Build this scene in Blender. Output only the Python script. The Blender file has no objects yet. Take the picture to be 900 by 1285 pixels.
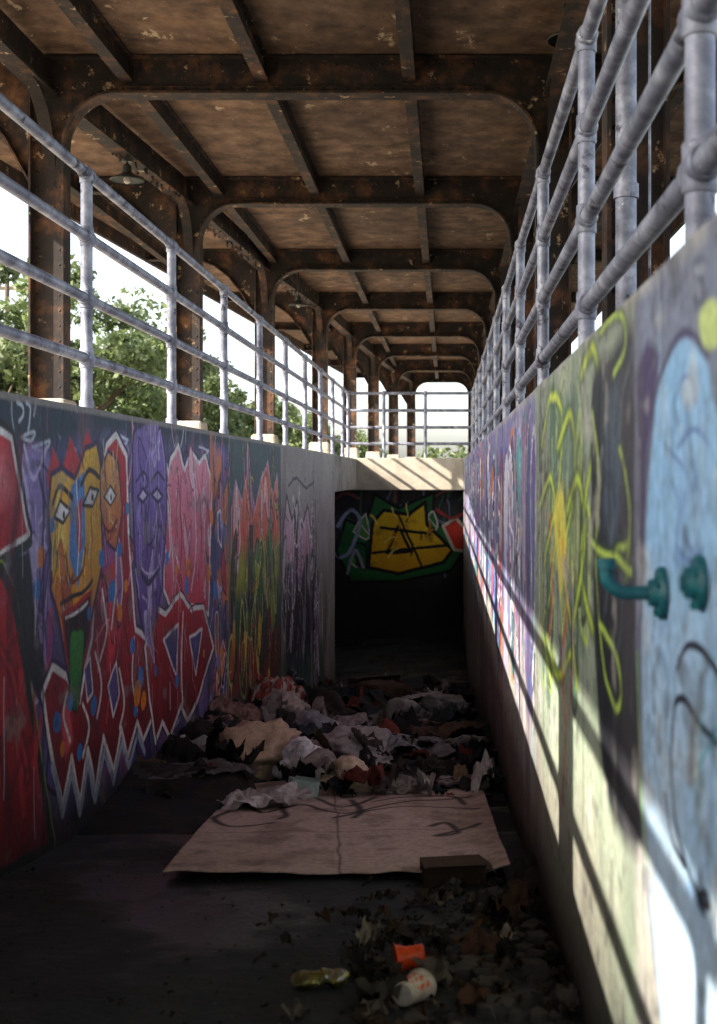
import bpy, math, random
import numpy as np
from mathutils import Vector, noise as mnoise, Matrix
random.seed(7); rng=np.random.default_rng(7)
scene=bpy.context.scene
F=1500.0; VX=560.0; VY=597.0
WL=1.5; WR=0.2925; TOP=0.285; RL=-1.654; RR=0.446
def lin(c):
    c=c/255.0
    return c/12.92 if c<=0.04045 else ((c+0.055)/1.055)**2.4
def C(r,g,b): return (lin(r),lin(g),lin(b))
def fz(y): return -0.835-0.128*min(y,15.5)
# ------------------------------------------------ mesh helpers
def link(o,parent=None):
    scene.collection.objects.link(o)
    if parent: o.parent=parent
    return o
def empty(name,loc=(0,0,0)):
    o=bpy.data.objects.new(name,None); o.location=loc; o.empty_display_size=.2
    return link(o)
class MB:
    def __init__(s): s.v=[]; s.f=[]
    def add(s,vs,fs):
        n=len(s.v); s.v+= [tuple(p) for p in vs]; s.f+=[tuple(i+n for i in f) for f in fs]
    def box(s,x0,x1,y0,y1,z0,z1):
        vs=[(x0,y0,z0),(x1,y0,z0),(x1,y1,z0),(x0,y1,z0),(x0,y0,z1),(x1,y0,z1),(x1,y1,z1),(x0,y1,z1)]
        s.add(vs,[(0,3,2,1),(4,5,6,7),(0,1,5,4),(1,2,6,5),(2,3,7,6),(3,0,4,7)])
    def tube(s,pts,r,n=14,cap=True):
        pts=[Vector(p) for p in pts]; rs=r if isinstance(r,(list,tuple)) else [r]*len(pts)
        base=len(s.v); up=None
        for i,p in enumerate(pts):
            d=(pts[min(i+1,len(pts)-1)]-pts[max(i-1,0)]).normalized()
            if up is None:
                up=Vector((0,0,1)) if abs(d.z)<.9 else Vector((1,0,0))
            a=d.cross(up).normalized(); b=a.cross(d).normalized(); up=b
            for k in range(n):
                t=2*math.pi*k/n
                s.v.append(tuple(p+(a*math.cos(t)+b*math.sin(t))*rs[i]))
        for i in range(len(pts)-1):
            for k in range(n):
                s.f.append((base+i*n+k,base+i*n+(k+1)%n,base+(i+1)*n+(k+1)%n,base+(i+1)*n+k))
        if cap:
            s.f.append(tuple(base+k for k in range(n))[::-1]); e=base+(len(pts)-1)*n
            s.f.append(tuple(e+k for k in range(n)))
    def obj(s,name,mat,parent=None,smooth=False,bevel=0):
        me=bpy.data.meshes.new(name); me.from_pydata(s.v,[],s.f); me.update()
        if smooth:
            me.polygons.foreach_set("use_smooth",[True]*len(me.polygons))
            try: me.set_sharp_from_angle(angle=math.radians(40))
            except Exception: pass
        if mat: me.materials.append(mat)
        o=bpy.data.objects.new(name,me); link(o,parent)
        if bevel:
            m=o.modifiers.new("bev","BEVEL"); m.width=bevel; m.segments=2; m.limit_method='ANGLE'
        return o
def gridmesh(name,P,nu,nv,mat,parent=None,col=None,smooth=True):
    me=bpy.data.meshes.new(name); n=nu*nv
    me.vertices.add(n); me.vertices.foreach_set("co",np.asarray(P,dtype=np.float32).ravel())
    i=np.arange(nu-1)[:,None]*nv+np.arange(nv-1)[None,:]; i=i.ravel()
    q=np.stack([i,i+nv,i+nv+1,i+1],1).astype(np.int32)
    me.loops.add(q.size); me.loops.foreach_set("vertex_index",q.ravel())
    me.polygons.add(len(q)); me.polygons.foreach_set("loop_start",np.arange(0,q.size,4,dtype=np.int32))
    me.update(calc_edges=True)
    if smooth: me.polygons.foreach_set("use_smooth",np.ones(len(q),dtype=bool))
    if col is not None: setcol(me,col)
    me.materials.append(mat)
    return link(bpy.data.objects.new(name,me),parent)
def setcol(me,col):
    a=me.color_attributes.new("paint",'FLOAT_COLOR','POINT')
    d=np.ones((len(me.vertices),4),dtype=np.float32); d[:,:3]=col
    a.data.foreach_set("color",d.ravel())
_lat={}
def vnoise(u,v,scale,seed=0):
    if seed not in _lat: _lat[seed]=np.random.default_rng(seed+100).random((128,128))
    L=_lat[seed]; x=np.asarray(u)*scale+seed*7.3; y=np.asarray(v)*scale+seed*3.1
    xi=np.floor(x).astype(int); yi=np.floor(y).astype(int); fx=x-xi; fy=y-yi
    fx=fx*fx*(3-2*fx); fy=fy*fy*(3-2*fy)
    a=L[xi%128,yi%128]; b=L[(xi+1)%128,yi%128]; c=L[xi%128,(yi+1)%128]; d=L[(xi+1)%128,(yi+1)%128]
    return (a*(1-fx)+b*fx)*(1-fy)+(c*(1-fx)+d*fx)*fy
def fbm(u,v,scale,seed=0,o=4):
    r=0; a=.5; t=0
    for k in range(o): r=r+a*vnoise(u,v,scale*2**k,seed+k); t+=a; a*=.5
    return r/t
# ------------------------------------------------ materials
def newmat(name):
    m=bpy.data.materials.new(name); m.use_nodes=True; nt=m.node_tree
    return m,nt,nt.nodes["Principled BSDF"]
def nnoise(nt,scale,detail=4,rough=.6,stretch=None,w=0):
    tc=nt.nodes.new("ShaderNodeTexCoord"); mp=nt.nodes.new("ShaderNodeMapping")
    mp.inputs["Location"].default_value=(w,w*1.7,w*.3)
    if stretch: mp.inputs["Scale"].default_value=stretch
    nt.links.new(tc.outputs["Object"],mp.inputs[0])
    n=nt.nodes.new("ShaderNodeTexNoise"); n.inputs["Scale"].default_value=scale
    n.inputs["Detail"].default_value=detail; n.inputs["Roughness"].default_value=rough
    nt.links.new(mp.outputs[0],n.inputs["Vector"]); return n.outputs[0]
def ramp(nt,src,stops):
    r=nt.nodes.new("ShaderNodeValToRGB"); e=r.color_ramp.elements
    while len(e)<len(stops): e.new(.5)
    for i,(p,c) in enumerate(stops):
        e[i].position=p; e[i].color=(c[0],c[1],c[2],1) if isinstance(c,tuple) else (c,c,c,1)
    nt.links.new(src,r.inputs[0]); return r.outputs[0]
def mix(nt,f,a,b,mode='MIX'):
    m=nt.nodes.new("ShaderNodeMix"); m.data_type='RGBA'; m.blend_type=mode
    if isinstance(f,(int,float)): m.inputs[0].default_value=f
    else: nt.links.new(f,m.inputs[0])
    for k,s in ((6,a),(7,b)):
        if isinstance(s,tuple): m.inputs[k].default_value=(*s[:3],1)
        else: nt.links.new(s,m.inputs[k])
    return m.outputs[2]
def bump(nt,p,src,strength,dist=.01):
    b=nt.nodes.new("ShaderNodeBump"); b.inputs["Strength"].default_value=strength; b.inputs["Distance"].default_value=dist
    nt.links.new(src,b.inputs["Height"]); nt.links.new(b.outputs[0],p.inputs["Normal"])
def layered(name,base,over=[],rough=.8,metal=0,bs=.4,bscale=12,bd=.01,scale=3,stretch=None,spec=.4,wet=None):
    m,nt,p=newmat(name)
    col=ramp(nt,nnoise(nt,scale,5,.65,stretch),base)
    for k,ov in enumerate(over):
        sc,th,c,st=ov[:4]; wd=ov[4] if len(ov)>4 else .05; mx=ov[5] if len(ov)>5 else 1.0
        msk=ramp(nt,nnoise(nt,sc,5,.7,st,w=3.3*(k+1)),[(th,0.0),(min(th+wd,1),mx)])
        col=mix(nt,msk,col,c)
    nt.links.new(col,p.inputs["Base Color"]); p.inputs["Roughness"].default_value=rough; p.inputs["Metallic"].default_value=metal
    p.inputs["Specular IOR Level"].default_value=spec
    if wet: nt.links.new(ramp(nt,nnoise(nt,wet,4,.6,None,w=9.1),[(.48,rough),(.6,.28)]),p.inputs["Roughness"])
    bump(nt,p,nnoise(nt,bscale,3,.7),bs,bd)
    return m
def paintmat(name,rough=.6,grime=.35,bs=.3,bscale=25,spec=.35,gcol=(.33,.31,.28)):
    m,nt,p=newmat(name)
    a=nt.nodes.new("ShaderNodeAttribute"); a.attribute_name="paint"
    g=ramp(nt,nnoise(nt,2.2,5,.7),[(.35,0.0),(.75,grime)])
    col=mix(nt,g,a.outputs["Color"],gcol,'MULTIPLY')
    g2=ramp(nt,nnoise(nt,40,3,.7),[(.35,(.72,.72,.72)),(.65,(1.08,1.08,1.08))])
    col=mix(nt,1.0,col,g2,'MULTIPLY')
    nt.links.new(col,p.inputs["Base Color"]); p.inputs["Roughness"].default_value=rough; p.inputs["Specular IOR Level"].default_value=spec
    bump(nt,p,nnoise(nt,bscale,3,.7),bs,.008); return m
M_wall=paintmat("graffiti_concrete",grime=.28)
M_conc=layered("concrete",[(.3,C(95,90,84)),(.55,C(140,134,124)),(.8,C(170,162,150))],[(1.3,.62,C(70,66,62),(1,1,.3))],rough=.9)
M_platform=layered("platform_concrete",[(.3,C(150,142,130)),(.7,C(196,186,168))],[(2,.65,C(110,104,96),None)],rough=.9)
M_floor=layered("dirty_asphalt",[(.25,(.010,.014,.020)),(.55,(.024,.030,.040)),(.85,(.055,.06,.065))],[(1.1,.5,(.010,.011,.013),None,.2),(4,.62,(.05,.045,.042),None,.15,.7),(26,.66,(.08,.075,.07),None)],rough=.85,bs=.7,bscale=30,wet=1.4)
M_ceil=layered("stained_ceiling_plate",[(.28,C(56,42,34)),(.45,C(98,76,60)),(.62,C(126,100,80)),(.8,C(148,120,94))],
   [(.9,.47,C(48,36,30),(1,.6,1),.3,.8),(1.6,.55,C(146,104,68),(1,1,1),.3,.6),(5,.63,C(186,164,136),(1,.5,1),.05,.85),(15,.67,C(212,194,168),None)],rough=.9,scale=4.5,bs=.7,bscale=7,bd=.02)
M_steel=layered("rusted_steel",[(.3,C(24,20,20)),(.5,C(44,34,29)),(.62,C(86,58,40)),(.78,C(136,92,58))],
   [(5,.60,C(24,22,24),(1,1,.4)),(7,.62,C(170,144,112),None),(26,.67,C(184,116,64),None)],rough=.8,scale=4,bs=.6,bscale=22,bd=.006)
M_galv=layered("galvanized_pipe",[(.3,C(86,88,104)),(.5,C(132,136,152)),(.72,C(184,188,200))],
   [(7,.59,C(60,58,70),(1,1,1)),(22,.65,C(210,212,220),None),(13,.68,C(110,72,52),None)],rough=.5,metal=.25,scale=9,bs=.25,bscale=60,bd=.003)
M_block=layered("painted_block",[(.3,C(130,122,110)),(.7,C(190,180,165))],[(6,.6,C(120,80,50),None)],rough=.9)
M_ballast=layered("ground_gravel",[(.3,(.16,.14,.11)),(.7,(.30,.27,.22))],[(.4,.5,(.08,.12,.035),None)],rough=.95,scale=8,bscale=20)
M_teal=layered("teal_paint",[(.3,C(10,60,70)),(.6,C(22,98,104)),(.8,C(50,130,132))],[(60,.6,C(20,36,42),None)],rough=.5,scale=30,spec=.5)
M_darkm=layered("dark_enamel",[(.3,(.02,.024,.02)),(.7,(.05,.055,.05))],[],rough=.4)
M_bark=layered("bark",[(.3,(.04,.03,.02)),(.7,(.12,.09,.06))],[],rough=.95,stretch=(1,1,.2))
# ------------------------------------------------ painter
def smooth(P,n=8,closed=False):
    P=[np.array(p,float) for p in P]; m=len(P); out=[]
    rngi=range(m if closed else m-1)
    for i in rngi:
        if closed: a,b,c,d=P[(i-1)%m],P[i],P[(i+1)%m],P[(i+2)%m]
        else: a,b,c,d=P[max(i-1,0)],P[i],P[i+1],P[min(i+2,m-1)]
        for k in range(n):
            t=k/n
            out.append(.5*((2*b)+(-a+c)*t+(2*a-5*b+4*c-d)*t*t+(-a+3*b-3*c+d)*t**3))
    if not closed: out.append(P[-1])
    return np.array(out)
class Canvas:
    def __init__(s,U,V,base,wob=.004,wf=9,mapf=None):
        s.U0=U; s.V0=V
        s.U=U+(vnoise(U,V,wf,31)-.5)*wob*4; s.V=V+(vnoise(U,V,wf,32)-.5)*wob*4
        s.C=np.tile(np.array(base,float),(len(U),1)); s.m=mapf or (lambda x,y:(x,y))
    def pts(s,P): return np.array([s.m(*p) for p in P],float)
    def _d(s,P,idx,closed):
        u=s.U[idx]; v=s.V[idx]; best=np.full(len(idx),1e9); ins=np.zeros(len(idx),bool)
        n=len(P)
        for i in range(n if closed else n-1):
            a=P[i]; b=P[(i+1)%n]; ab=b-a; L=ab@ab+1e-12
            t=np.clip(((u-a[0])*ab[0]+(v-a[1])*ab[1])/L,0,1)
            best=np.minimum(best,(u-a[0]-t*ab[0])**2+(v-a[1]-t*ab[1])**2)
            if closed:
                c=((a[1]>v)!=(b[1]>v)); 
                if abs(ab[1])>1e-12: ins^= c & (u<ab[0]*(v-a[1])/ab[1]+a[0])
        return np.sqrt(best),ins
    def _bl(s,idx,al,col):
        al=al[:,None]; s.C[idx]=s.C[idx]*(1-al)+np.array(col)*al
    def box(s,lo,hi): return np.where((s.U>lo[0])&(s.U<hi[0])&(s.V>lo[1])&(s.V<hi[1]))[0]
    def poly(s,P,col,soft=.008,a=1,sm=0,col2=None):
        P=s.pts(P)
        if sm: P=smooth(P,sm,True)
        m=soft+.01; lo=P.min(0)-m; hi=P.max(0)+m
        idx=s.box(lo,hi)
        if len(idx)==0: return
        d,ins=s._d(P,idx,True); sd=np.where(ins,-d,d)
        al=np.clip(.5-sd/soft,0,1)*a
        if col2 is not None:
            t=np.clip((s.V[idx]-lo[1])/(hi[1]-lo[1])+(vnoise(s.U[idx],s.V[idx],6,5)-.5)*.4,0,1)[:,None]
            col=np.array(col2)*(1-t)+np.array(col)*t
            s.C[idx]=s.C[idx]*(1-al[:,None])+col*al[:,None]
        else: s._bl(idx,al,col)
    def stroke(s,P,w,col,soft=.006,a=1,sm=6,closed=False):
        P=s.pts(P)
        if sm and len(P)>2: P=smooth(P,sm,closed)
        m=w+soft; lo=P.min(0)-m; hi=P.max(0)+m
        idx=s.box(lo,hi)
        if len(idx)==0: return
        d,_=s._d(P,idx,closed); s._bl(idx,np.clip(.5-(d-w/2)/soft,0,1)*a,col)
    def shape(s,P,fill,out,w=.018,fill2=None,sm=0,out2=None,w2=.04):
        if out2 is not None: s.stroke(P,w2,out2,closed=True,sm=sm)
        s.poly(P,fill,col2=fill2,sm=sm); s.stroke(P,w,out,closed=True,sm=sm)
    def dot(s,x,y,r,col,soft=.008,a=1):
        c=s.pts([(x,y)])[0]; idx=s.box(c-r-soft,c+r+soft); d=np.hypot(s.U[idx]-c[0],s.V[idx]-c[1])
        if len(idx): s._bl(idx,np.clip(.5-(d-r)/soft,0,1)*a,col)
    def haze(s,thr,scale,col,seed,a=.6,stretch=1,mask=None):
        n=fbm(s.U0,s.V0*stretch,scale,seed); al=np.clip((n-thr)/.12,0,1)*a
        if mask is not None: al=al*mask
        s.C=s.C*(1-al[:,None])+np.array(col)*al[:,None]
    def drips(s,n,u0,u1,v0,v1,cols,r,lmax=.5,w=.006):
        for i in range(n):
            u=u0+(u1-u0)*r.random(); v=v0+(v1-v0)*r.random(); l=r.uniform(.1,1)*lmax
            q=s.m; s.m=lambda x,y:(x,y)
            s.stroke([(u,v),(u+r.uniform(-.004,.004),v-l)],w*r.uniform(.5,1.4),cols[r.integers(len(cols))],sm=0,a=.7); s.m=q
    def _inside(s,Q,p):
        ins=False
        for i in range(len(Q)):
            a_,b_=Q[i],Q[(i+1)%len(Q)]
            if (a_[1]>p[1])!=(b_[1]>p[1]) and p[0]<(b_[0]-a_[0])*(p[1]-a_[1])/(b_[1]-a_[1])+a_[0]: ins=not ins
        return ins
    def scrib(s,n,P,cols,r,L=.12,w=.012,a=.85,vert=1.6,kink=.5):
        """spray-can detail marks inside a polygon"""
        Q=s.pts(P); lo=Q.min(0); hi=Q.max(0); q=s.m; s.m=lambda x,y:(x,y); k=0; tries=0
        while k<n and tries<n*20:
            tries+=1; p=lo+(hi-lo)*r.random(2)
            if not s._inside(Q,p): continue
            k+=1; an=r.choice([1.57,1.3,1.9,.6,2.4]); l=L*r.uniform(.4,1.2); pts=[p]
            for j in range(3):
                an+=r.uniform(-kink,kink); pts.append(pts[-1]+np.array([math.cos(an)*l*.5,math.sin(an)*l*.5*vert]))
            c=cols[r.integers(len(cols))]
            if r.random()<.35: s.stroke(pts,w*2.2,black,soft=.008,a=a*.6)
            s.stroke(pts,w*r.uniform(.6,1.5),c,soft=.006,a=a)
        s.m=q
    def chips(s,n,P,cols,r,S=.14,w=.014,outl=None,a=.9):
        """angular / curved letter fragments with outlines"""
        Q=s.pts(P); lo=Q.min(0); hi=Q.max(0); q=s.m; s.m=lambda x,y:(x,y); k=0; tries=0
        while k<n and tries<n*20:
            tries+=1; p=lo+(hi-lo)*r.random(2)
            if not s._inside(Q,p): continue
            k+=1; m=r.integers(4,7); ph=r.uniform(0,6.28); sz=S*r.uniform(.4,1.3); tl=r.uniform(-.5,.5)
            pts=[]
            for j in range(m):
                t=ph+6.283*j/m+r.uniform(-.3,.3); R_=sz*r.uniform(.35,1); x=R_*math.cos(t)*.7; y=R_*math.sin(t)*1.5
                pts.append((p[0]+x+y*tl,p[1]+y))
            sm=0 if r.random()<.5 else 4
            c=cols[r.integers(len(cols))]; c2=cols[r.integers(len(cols))]
            s.poly(pts,c,a=a,sm=sm,col2=c2 if r.random()<.5 else None)
            oc=(outl or [black,white])[r.integers(len(outl or [0,1]))]
            s.stroke(pts,w*r.uniform(.6,1.4),oc,closed=True,sm=sm,a=a)
            if r.random()<.4: s.stroke([pts[0],pts[len(pts)//2]],w*.7,oc,sm=0,a=a)
        s.m=q
white=C(238,236,234); crim=C(194,36,54); dkred=C(116,20,30); black=C(18,18,24); yel=C(242,194,46); purp=C(126,106,180); dpurp=C(52,40,90)
blue=C(32,132,210); org=C(236,138,36); teal=C(24,64,82); green=C(40,134,68); pink=C(236,156,176)
# ---- left wall : survey readings (photo) -> metres along wall, height
def Lm(x,y):
    Z=WL*F/(VX-x); return (Z,(VY-y)/F*Z)
nu,nv=900,560
us=np.linspace(3.3**-.6,16.1**-.6,nu)**(-1/.6)
vs=np.linspace(TOP,-3.15,nv)
U,V=[a.ravel() for a in np.meshgrid(us,vs,indexing='ij')]
cv=Canvas(U,V,C(140,136,130),mapf=Lm)
r=np.random.default_rng(3)
cv.poly([(-120,420),(350,553),(350,950),(-120,1250)],C(86,84,132),soft=.02)
cv.haze(.5,1.6,C(138,122,190),1,.8,mask=(U<10.8)*1.)
cv.haze(.55,2.1,C(38,64,102),5,.8,mask=(U<10.8)*1.)
cv.haze(.6,3.1,C(196,116,152),9,.5,mask=(U<10.8)*1.)
allr=[(0,520),(350,565),(350,880),(60,990),(20,800)]
cv.chips(80,allr,[C(160,138,212),C(70,60,126),C(36,74,120),C(200,124,168),C(60,120,130),C(130,60,106),C(96,88,162)],r,S=.2,w=.016,outl=[black,dpurp,C(206,202,230)],a=.9)
cv.scrib(120,allr,[C(180,170,225),C(60,50,116),C(40,96,150),C(210,146,186),C(220,216,236),C(30,60,70),black],r,L=.2,w=.016,a=.85)
cv.poly([(-120,440),(0,487),(350,553),(350,572),(230,556),(120,545),(60,560),(0,560),(-120,520)],C(24,52,72),soft=.09)
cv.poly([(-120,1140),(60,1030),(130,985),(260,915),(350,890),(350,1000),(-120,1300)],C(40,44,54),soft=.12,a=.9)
cv.scrib(50,[(10,500),(340,556),(340,572),(10,555)],[C(200,210,225),C(60,96,130),C(120,100,160),black],r,L=.1,w=.011)
for sx in [(22,505,30,520),(34,506,38,530),(26,548,44,540),(40,560,62,552),(150,545,160,552),(250,560,262,566)]:
    cv.stroke([(sx[0],sx[1]),((sx[0]+sx[2])/2+3,sx[1]+5),(sx[2],sx[3]),(sx[0]+2,sx[3]+8)],.014,C(210,220,235))
cv.poly([(24,600),(40,560),(62,575),(60,680),(66,780),(60,840),(40,830),(28,740)],C(156,140,206),sm=5,soft=.05)
cv.chips(14,[(26,600),(60,590),(62,840),(40,820)],[C(160,144,212),C(190,180,230),C(104,88,170)],r,S=.1,w=.012,outl=[dpurp,C(212,202,240)])
cv.stroke([(28,590),(36,640),(30,700),(44,760),(40,820)],.03,C(204,192,234),soft=.03)
cv.stroke([(50,590),(56,650),(50,720),(58,800)],.018,dpurp,soft=.015)
cv.stroke([(30,560),(42,600),(58,560)],.02,C(212,202,240))
cv.shape([(-120,470),(-30,500),(0,540),(14,548),(24,610),(36,668),(10,690),(-30,720),(-120,760)],C(208,54,68),white,.022,C(164,26,42),out2=black,w2=.075)
cv.poly([(-40,560),(6,570),(16,620),(-20,640)],C(230,128,136),soft=.1,a=.7)
cv.stroke([(38,680),(8,700),(-40,735)],.035,C(20,50,46))
cv.shape([(-120,735),(-30,728),(2,716),(16,745),(34,850),(50,960),(66,1060),(-20,1110),(-120,1180)],C(180,36,44),C(16,44,42),.05,C(124,20,32),out2=C(150,176,60),w2=.068)
cv.scrib(16,[(-60,760),(10,750),(50,1000),(-20,1080)],[C(146,24,36),C(200,54,60),C(100,20,40)],r,L=.25,w=.03,a=.6)
cv.poly([(10,700),(36,690),(46,780),(60,850),(58,900),(36,850),(22,760)],C(18,42,46),soft=.02)
cv.haze(.6,4,C(150,120,150),14,.25)
body=[(54,872),(66,838),(84,850),(100,880),(116,800),(122,640),(134,560),(146,545),(158,570),(163,700),(170,790),(186,800),(196,850),(190,905),(180,930),(172,905),(161,950),(152,915),(142,968),(130,925),(120,990),(110,940),(100,1006),(90,950),(78,1012),(68,965)]
cv.shape(body,crim,white,.03,dkred,out2=dpurp,w2=.065)
cv.poly([(74,900),(86,880),(92,930),(82,950)],C(220,84,96),soft=.03); cv.poly([(132,700),(150,680),(152,800),(136,840)],C(216,60,74),soft=.06)
cv.poly([(124,640),(140,600),(150,690),(130,720)],C(146,90,168),soft=.05,a=.8)
cv.chips(12,[(120,640),(160,600),(172,790),(120,800)],[C(204,50,70),C(130,26,44),C(156,114,184),C(222,110,122)],r,S=.1,w=.014,outl=[white,dkred,black])
cv.scrib(26,[(120,640),(160,600),(172,800),(190,880),(120,920)],[C(228,92,108),dkred,C(244,160,168),dkred],r,L=.14,w=.012,a=.8)
for P in [[(120,820),(128,860),(122,900)],[(150,840),(156,880),(150,915)],[(104,885),(112,910),(104,950)],[(168,800),(166,850),(172,890)],[(140,610),(146,700),(140,790)],[(128,740),(134,790),(126,830)],[(84,870),(80,900),(88,930)]]:
    cv.stroke(P,.02,white)
cv.shape([(136,860),(146,830),(150,870),(142,900)],C(94,86,148),white,.016)
cv.shape([(106,840),(114,826),(116,870),(110,880)],C(94,86,148),white,.016)
pk=[(206,618),(214,578),(224,560),(232,590),(240,566),(250,580),(258,572),(266,610),(264,700),(262,770),(240,760),(222,780),(206,740)]
cv.shape(pk,pink,white,.03,C(210,54,82),out2=dpurp,w2=.06)
cv.chips(9,pk,[C(230,144,166),C(204,70,98),C(240,196,208)],r,S=.14,w=.016,outl=[white,C(160,40,66)])
cv.scrib(24,pk,[C(212,60,88),white,C(246,202,212),C(176,40,64)],r,L=.16,w=.014)
cv.stroke([(224,600),(228,680),(222,750)],.024,C(184,40,60)); cv.stroke([(244,610),(246,690),(240,740)],.022,C(240,222,232))
lw=[(182,812),(196,762),(208,772),(226,745),(240,765),(256,762),(268,812),(256,850),(248,880),(236,905),(228,885),(214,925),(204,905),(196,932),(188,880)]
cv.shape(lw,crim,white,.03,dkred,out2=black,w2=.055)
cv.scrib(18,lw,[C(228,92,108),dkred,C(244,154,162)],r,L=.1,w=.012)
cv.shape([(206,804),(224,784),(222,850)],C(88,84,144),white,.02)
cv.shape([(238,800),(254,790),(246,846)],C(88,84,144),white,.02)
cv.stroke([(230,770),(228,840),(230,885)],.026,white)
cv.poly([(58,600),(66,560),(78,590),(88,548),(100,580),(110,538),(122,570),(118,640),(66,650)],C(200,50,60),soft=.015)
face=[(60,640),(64,596),(78,586),(94,602),(108,562),(122,556),(129,600),(127,660),(130,700),(118,760),(112,800),(100,868),(90,872),(82,830),(74,780),(64,740),(66,700)]
cv.shape(face,yel,dpurp,.026,C(234,146,32))
cv.poly([(66,650),(76,606),(84,680),(76,730)],C(250,232,130),soft=.05,a=.8)
cv.chips(9,[(66,660),(88,690),(88,800),(74,770)],[C(248,212,90),C(224,124,40),C(190,60,50)],r,S=.08,w=.01,outl=[C(120,60,30),white])
cv.scrib(26,face,[org,C(250,234,146),C(196,78,40),C(140,84,30)],r,L=.1,w=.012,a=.8)
cv.poly([(90,612),(106,590),(107,680),(98,740),(88,700)],C(78,146,210),soft=.012); cv.poly([(96,640),(103,622),(102,690),(97,700)],C(190,54,78),soft=.012)
cv.stroke([(96,606),(100,660),(96,730)],.012,white)
for P in [[(68,650),(76,628),(90,640),(80,656)],[(104,634),(113,612),(124,616),(116,636)]]:
    cv.shape(P,white,black,.016)
cv.dot(81,646,.016,black); cv.dot(116,625,.016,black)
cv.stroke([(66,634),(76,610),(92,626)],.024,black); cv.stroke([(102,608),(112,590),(125,600)],.024,black)
cv.stroke([(84,700),(90,730),(104,716),(107,690)],.02,C(130,60,20)); cv.stroke([(76,758),(92,748),(104,744),(116,728)],.02,black)
cv.shape([(78,772),(94,762),(114,742),(114,790),(104,842),(94,858),(84,830)],black,C(176,26,38),.022)
cv.stroke([(82,776),(96,768),(110,756)],.014,white)
cv.shape([(88,798),(98,790),(106,792),(104,838),(96,892),(88,872)],C(50,146,64),C(14,56,40),.014,C(26,94,48),sm=3)
cv.shape([(126,590),(136,566),(148,580),(153,640),(146,690),(134,680),(126,640)],C(228,174,98),dpurp,.018,C(214,108,50))
cv.scrib(12,[(126,590),(148,580),(146,690),(134,680)],[C(236,206,150),C(186,70,50)],r,L=.08,w=.01)
cv.shape([(130,624),(138,610),(146,622),(138,634)],white,black,.012); cv.dot(139,624,.014,black); cv.stroke([(128,655),(137,666),(147,652)],.018,dkred)
pf=[(166,560),(176,534),(190,528),(204,545),(209,620),(206,700),(198,770),(187,796),(176,775),(169,700)]
cv.shape(pf,C(138,116,192),dpurp,.028,C(96,74,152),sm=4)
cv.chips(12,pf,[C(156,138,208),C(112,92,170),C(188,176,224)],r,S=.1,w=.012,outl=[dpurp,C(204,194,232)])
cv.scrib(40,pf,[C(198,186,228),dpurp,C(84,62,146),C(170,150,216)],r,L=.12,w=.011)
for P in [[(172,622),(179,612),(186,622),(179,630)],[(190,622),(197,612),(204,622),(197,630)]]: cv.shape(P,C(202,196,228),dpurp,.02)
cv.stroke([(170,604),(180,592),(186,608)],.018,dpurp); cv.stroke([(190,606),(198,592),(206,604)],.018,dpurp)
cv.stroke([(188,620),(184,670),(188,684),(194,672)],.018,dpurp); cv.stroke([(176,715),(187,732),(200,712)],.034,dpurp); cv.stroke([(178,712),(188,722),(199,710)],.012,C(210,202,234))
cv.haze(.5,4,C(218,128,60),21,.85,mask=((U>7.6)&(U<8.35))*1.)
cv.chips(16,[(266,580),(289,580),(289,880),(266,880)],[org,dpurp,C(156,144,204),C(188,60,66),C(40,104,160)],r,S=.16,w=.018)
cv.scrib(26,[(266,580),(289,580),(289,880),(266,880)],[org,dpurp,C(156,144,204),C(188,60,66),C(40,104,160)],r,L=.14,w=.018)
cv.poly([(288,548),(352,556),(352,890),(288,905)],C(56,84,90),soft=.02)
cv.shape([(290,640),(296,604),(304,630),(312,586),(320,640),(328,600),(336,580),(342,622),(348,596),(351,680),(336,705),(318,690),(304,712),(290,705)],C(232,138,108),C(200,170,200),.026,C(222,84,54))
cv.poly([(289,695),(350,680),(350,740),(290,770)],C(160,166,46),soft=.2)
cv.poly([(289,750),(350,725),(350,800),(290,830)],C(22,90,52),soft=.2)
cv.poly([(289,820),(350,790),(350,850),(290,875)],C(150,52,36),soft=.2)
cv.chips(16,[(289,600),(350,600),(350,690),(289,700)],[C(236,146,124),C(214,82,70),C(228,178,188),C(146,92,158)],r,S=.2,w=.022,outl=[black,white,C(120,40,50)])
cv.chips(26,[(289,690),(350,680),(350,810),(289,830)],[C(34,110,58),C(160,176,50),C(16,58,44),C(60,150,84),black],r,S=.26,w=.024,outl=[black,C(210,210,116)])
cv.chips(16,[(289,800),(350,780),(350,860),(289,880)],[C(230,188,50),C(186,46,40),C(30,74,52)],r,S=.2,w=.022,outl=[black,C(230,210,124)])
cv.scrib(60,[(289,600),(350,600),(350,860),(289,880)],[C(220,216,94),black,green,C(200,60,46),black,C(224,178,188)],r,L=.22,w=.016,kink=.9)
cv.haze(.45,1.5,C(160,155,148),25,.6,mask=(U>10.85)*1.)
cv.poly([(353,690),(392,680),(400,720),(398,800),(388,850),(360,860)],C(30,32,40),soft=.2)
cv.poly([(354,830),(404,800),(410,870),(354,890)],C(46,92,78),soft=.2,a=.8)
cv.shape([(355,668),(360,622),(366,654),(373,628),(379,662),(386,634),(394,690),(384,700),(376,740),(370,706),(358,712)],C(214,188,202),C(40,34,44),.05,C(190,114,138))
cv.chips(26,[(355,650),(400,640),(400,820),(355,850)],[C(126,94,138),C(30,32,40),C(200,196,202),C(60,58,70),C(30,32,40)],r,S=.3,w=.03)
cv.scrib(50,[(355,640),(400,640),(400,840),(355,860)],[C(216,211,216),C(96,66,120),black,C(190,190,202),black],r,L=.3,w=.026,kink=.9)
cv.stroke([(362,610),(372,600),(384,612),(394,604)],.03,C(60,55,70))
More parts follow.
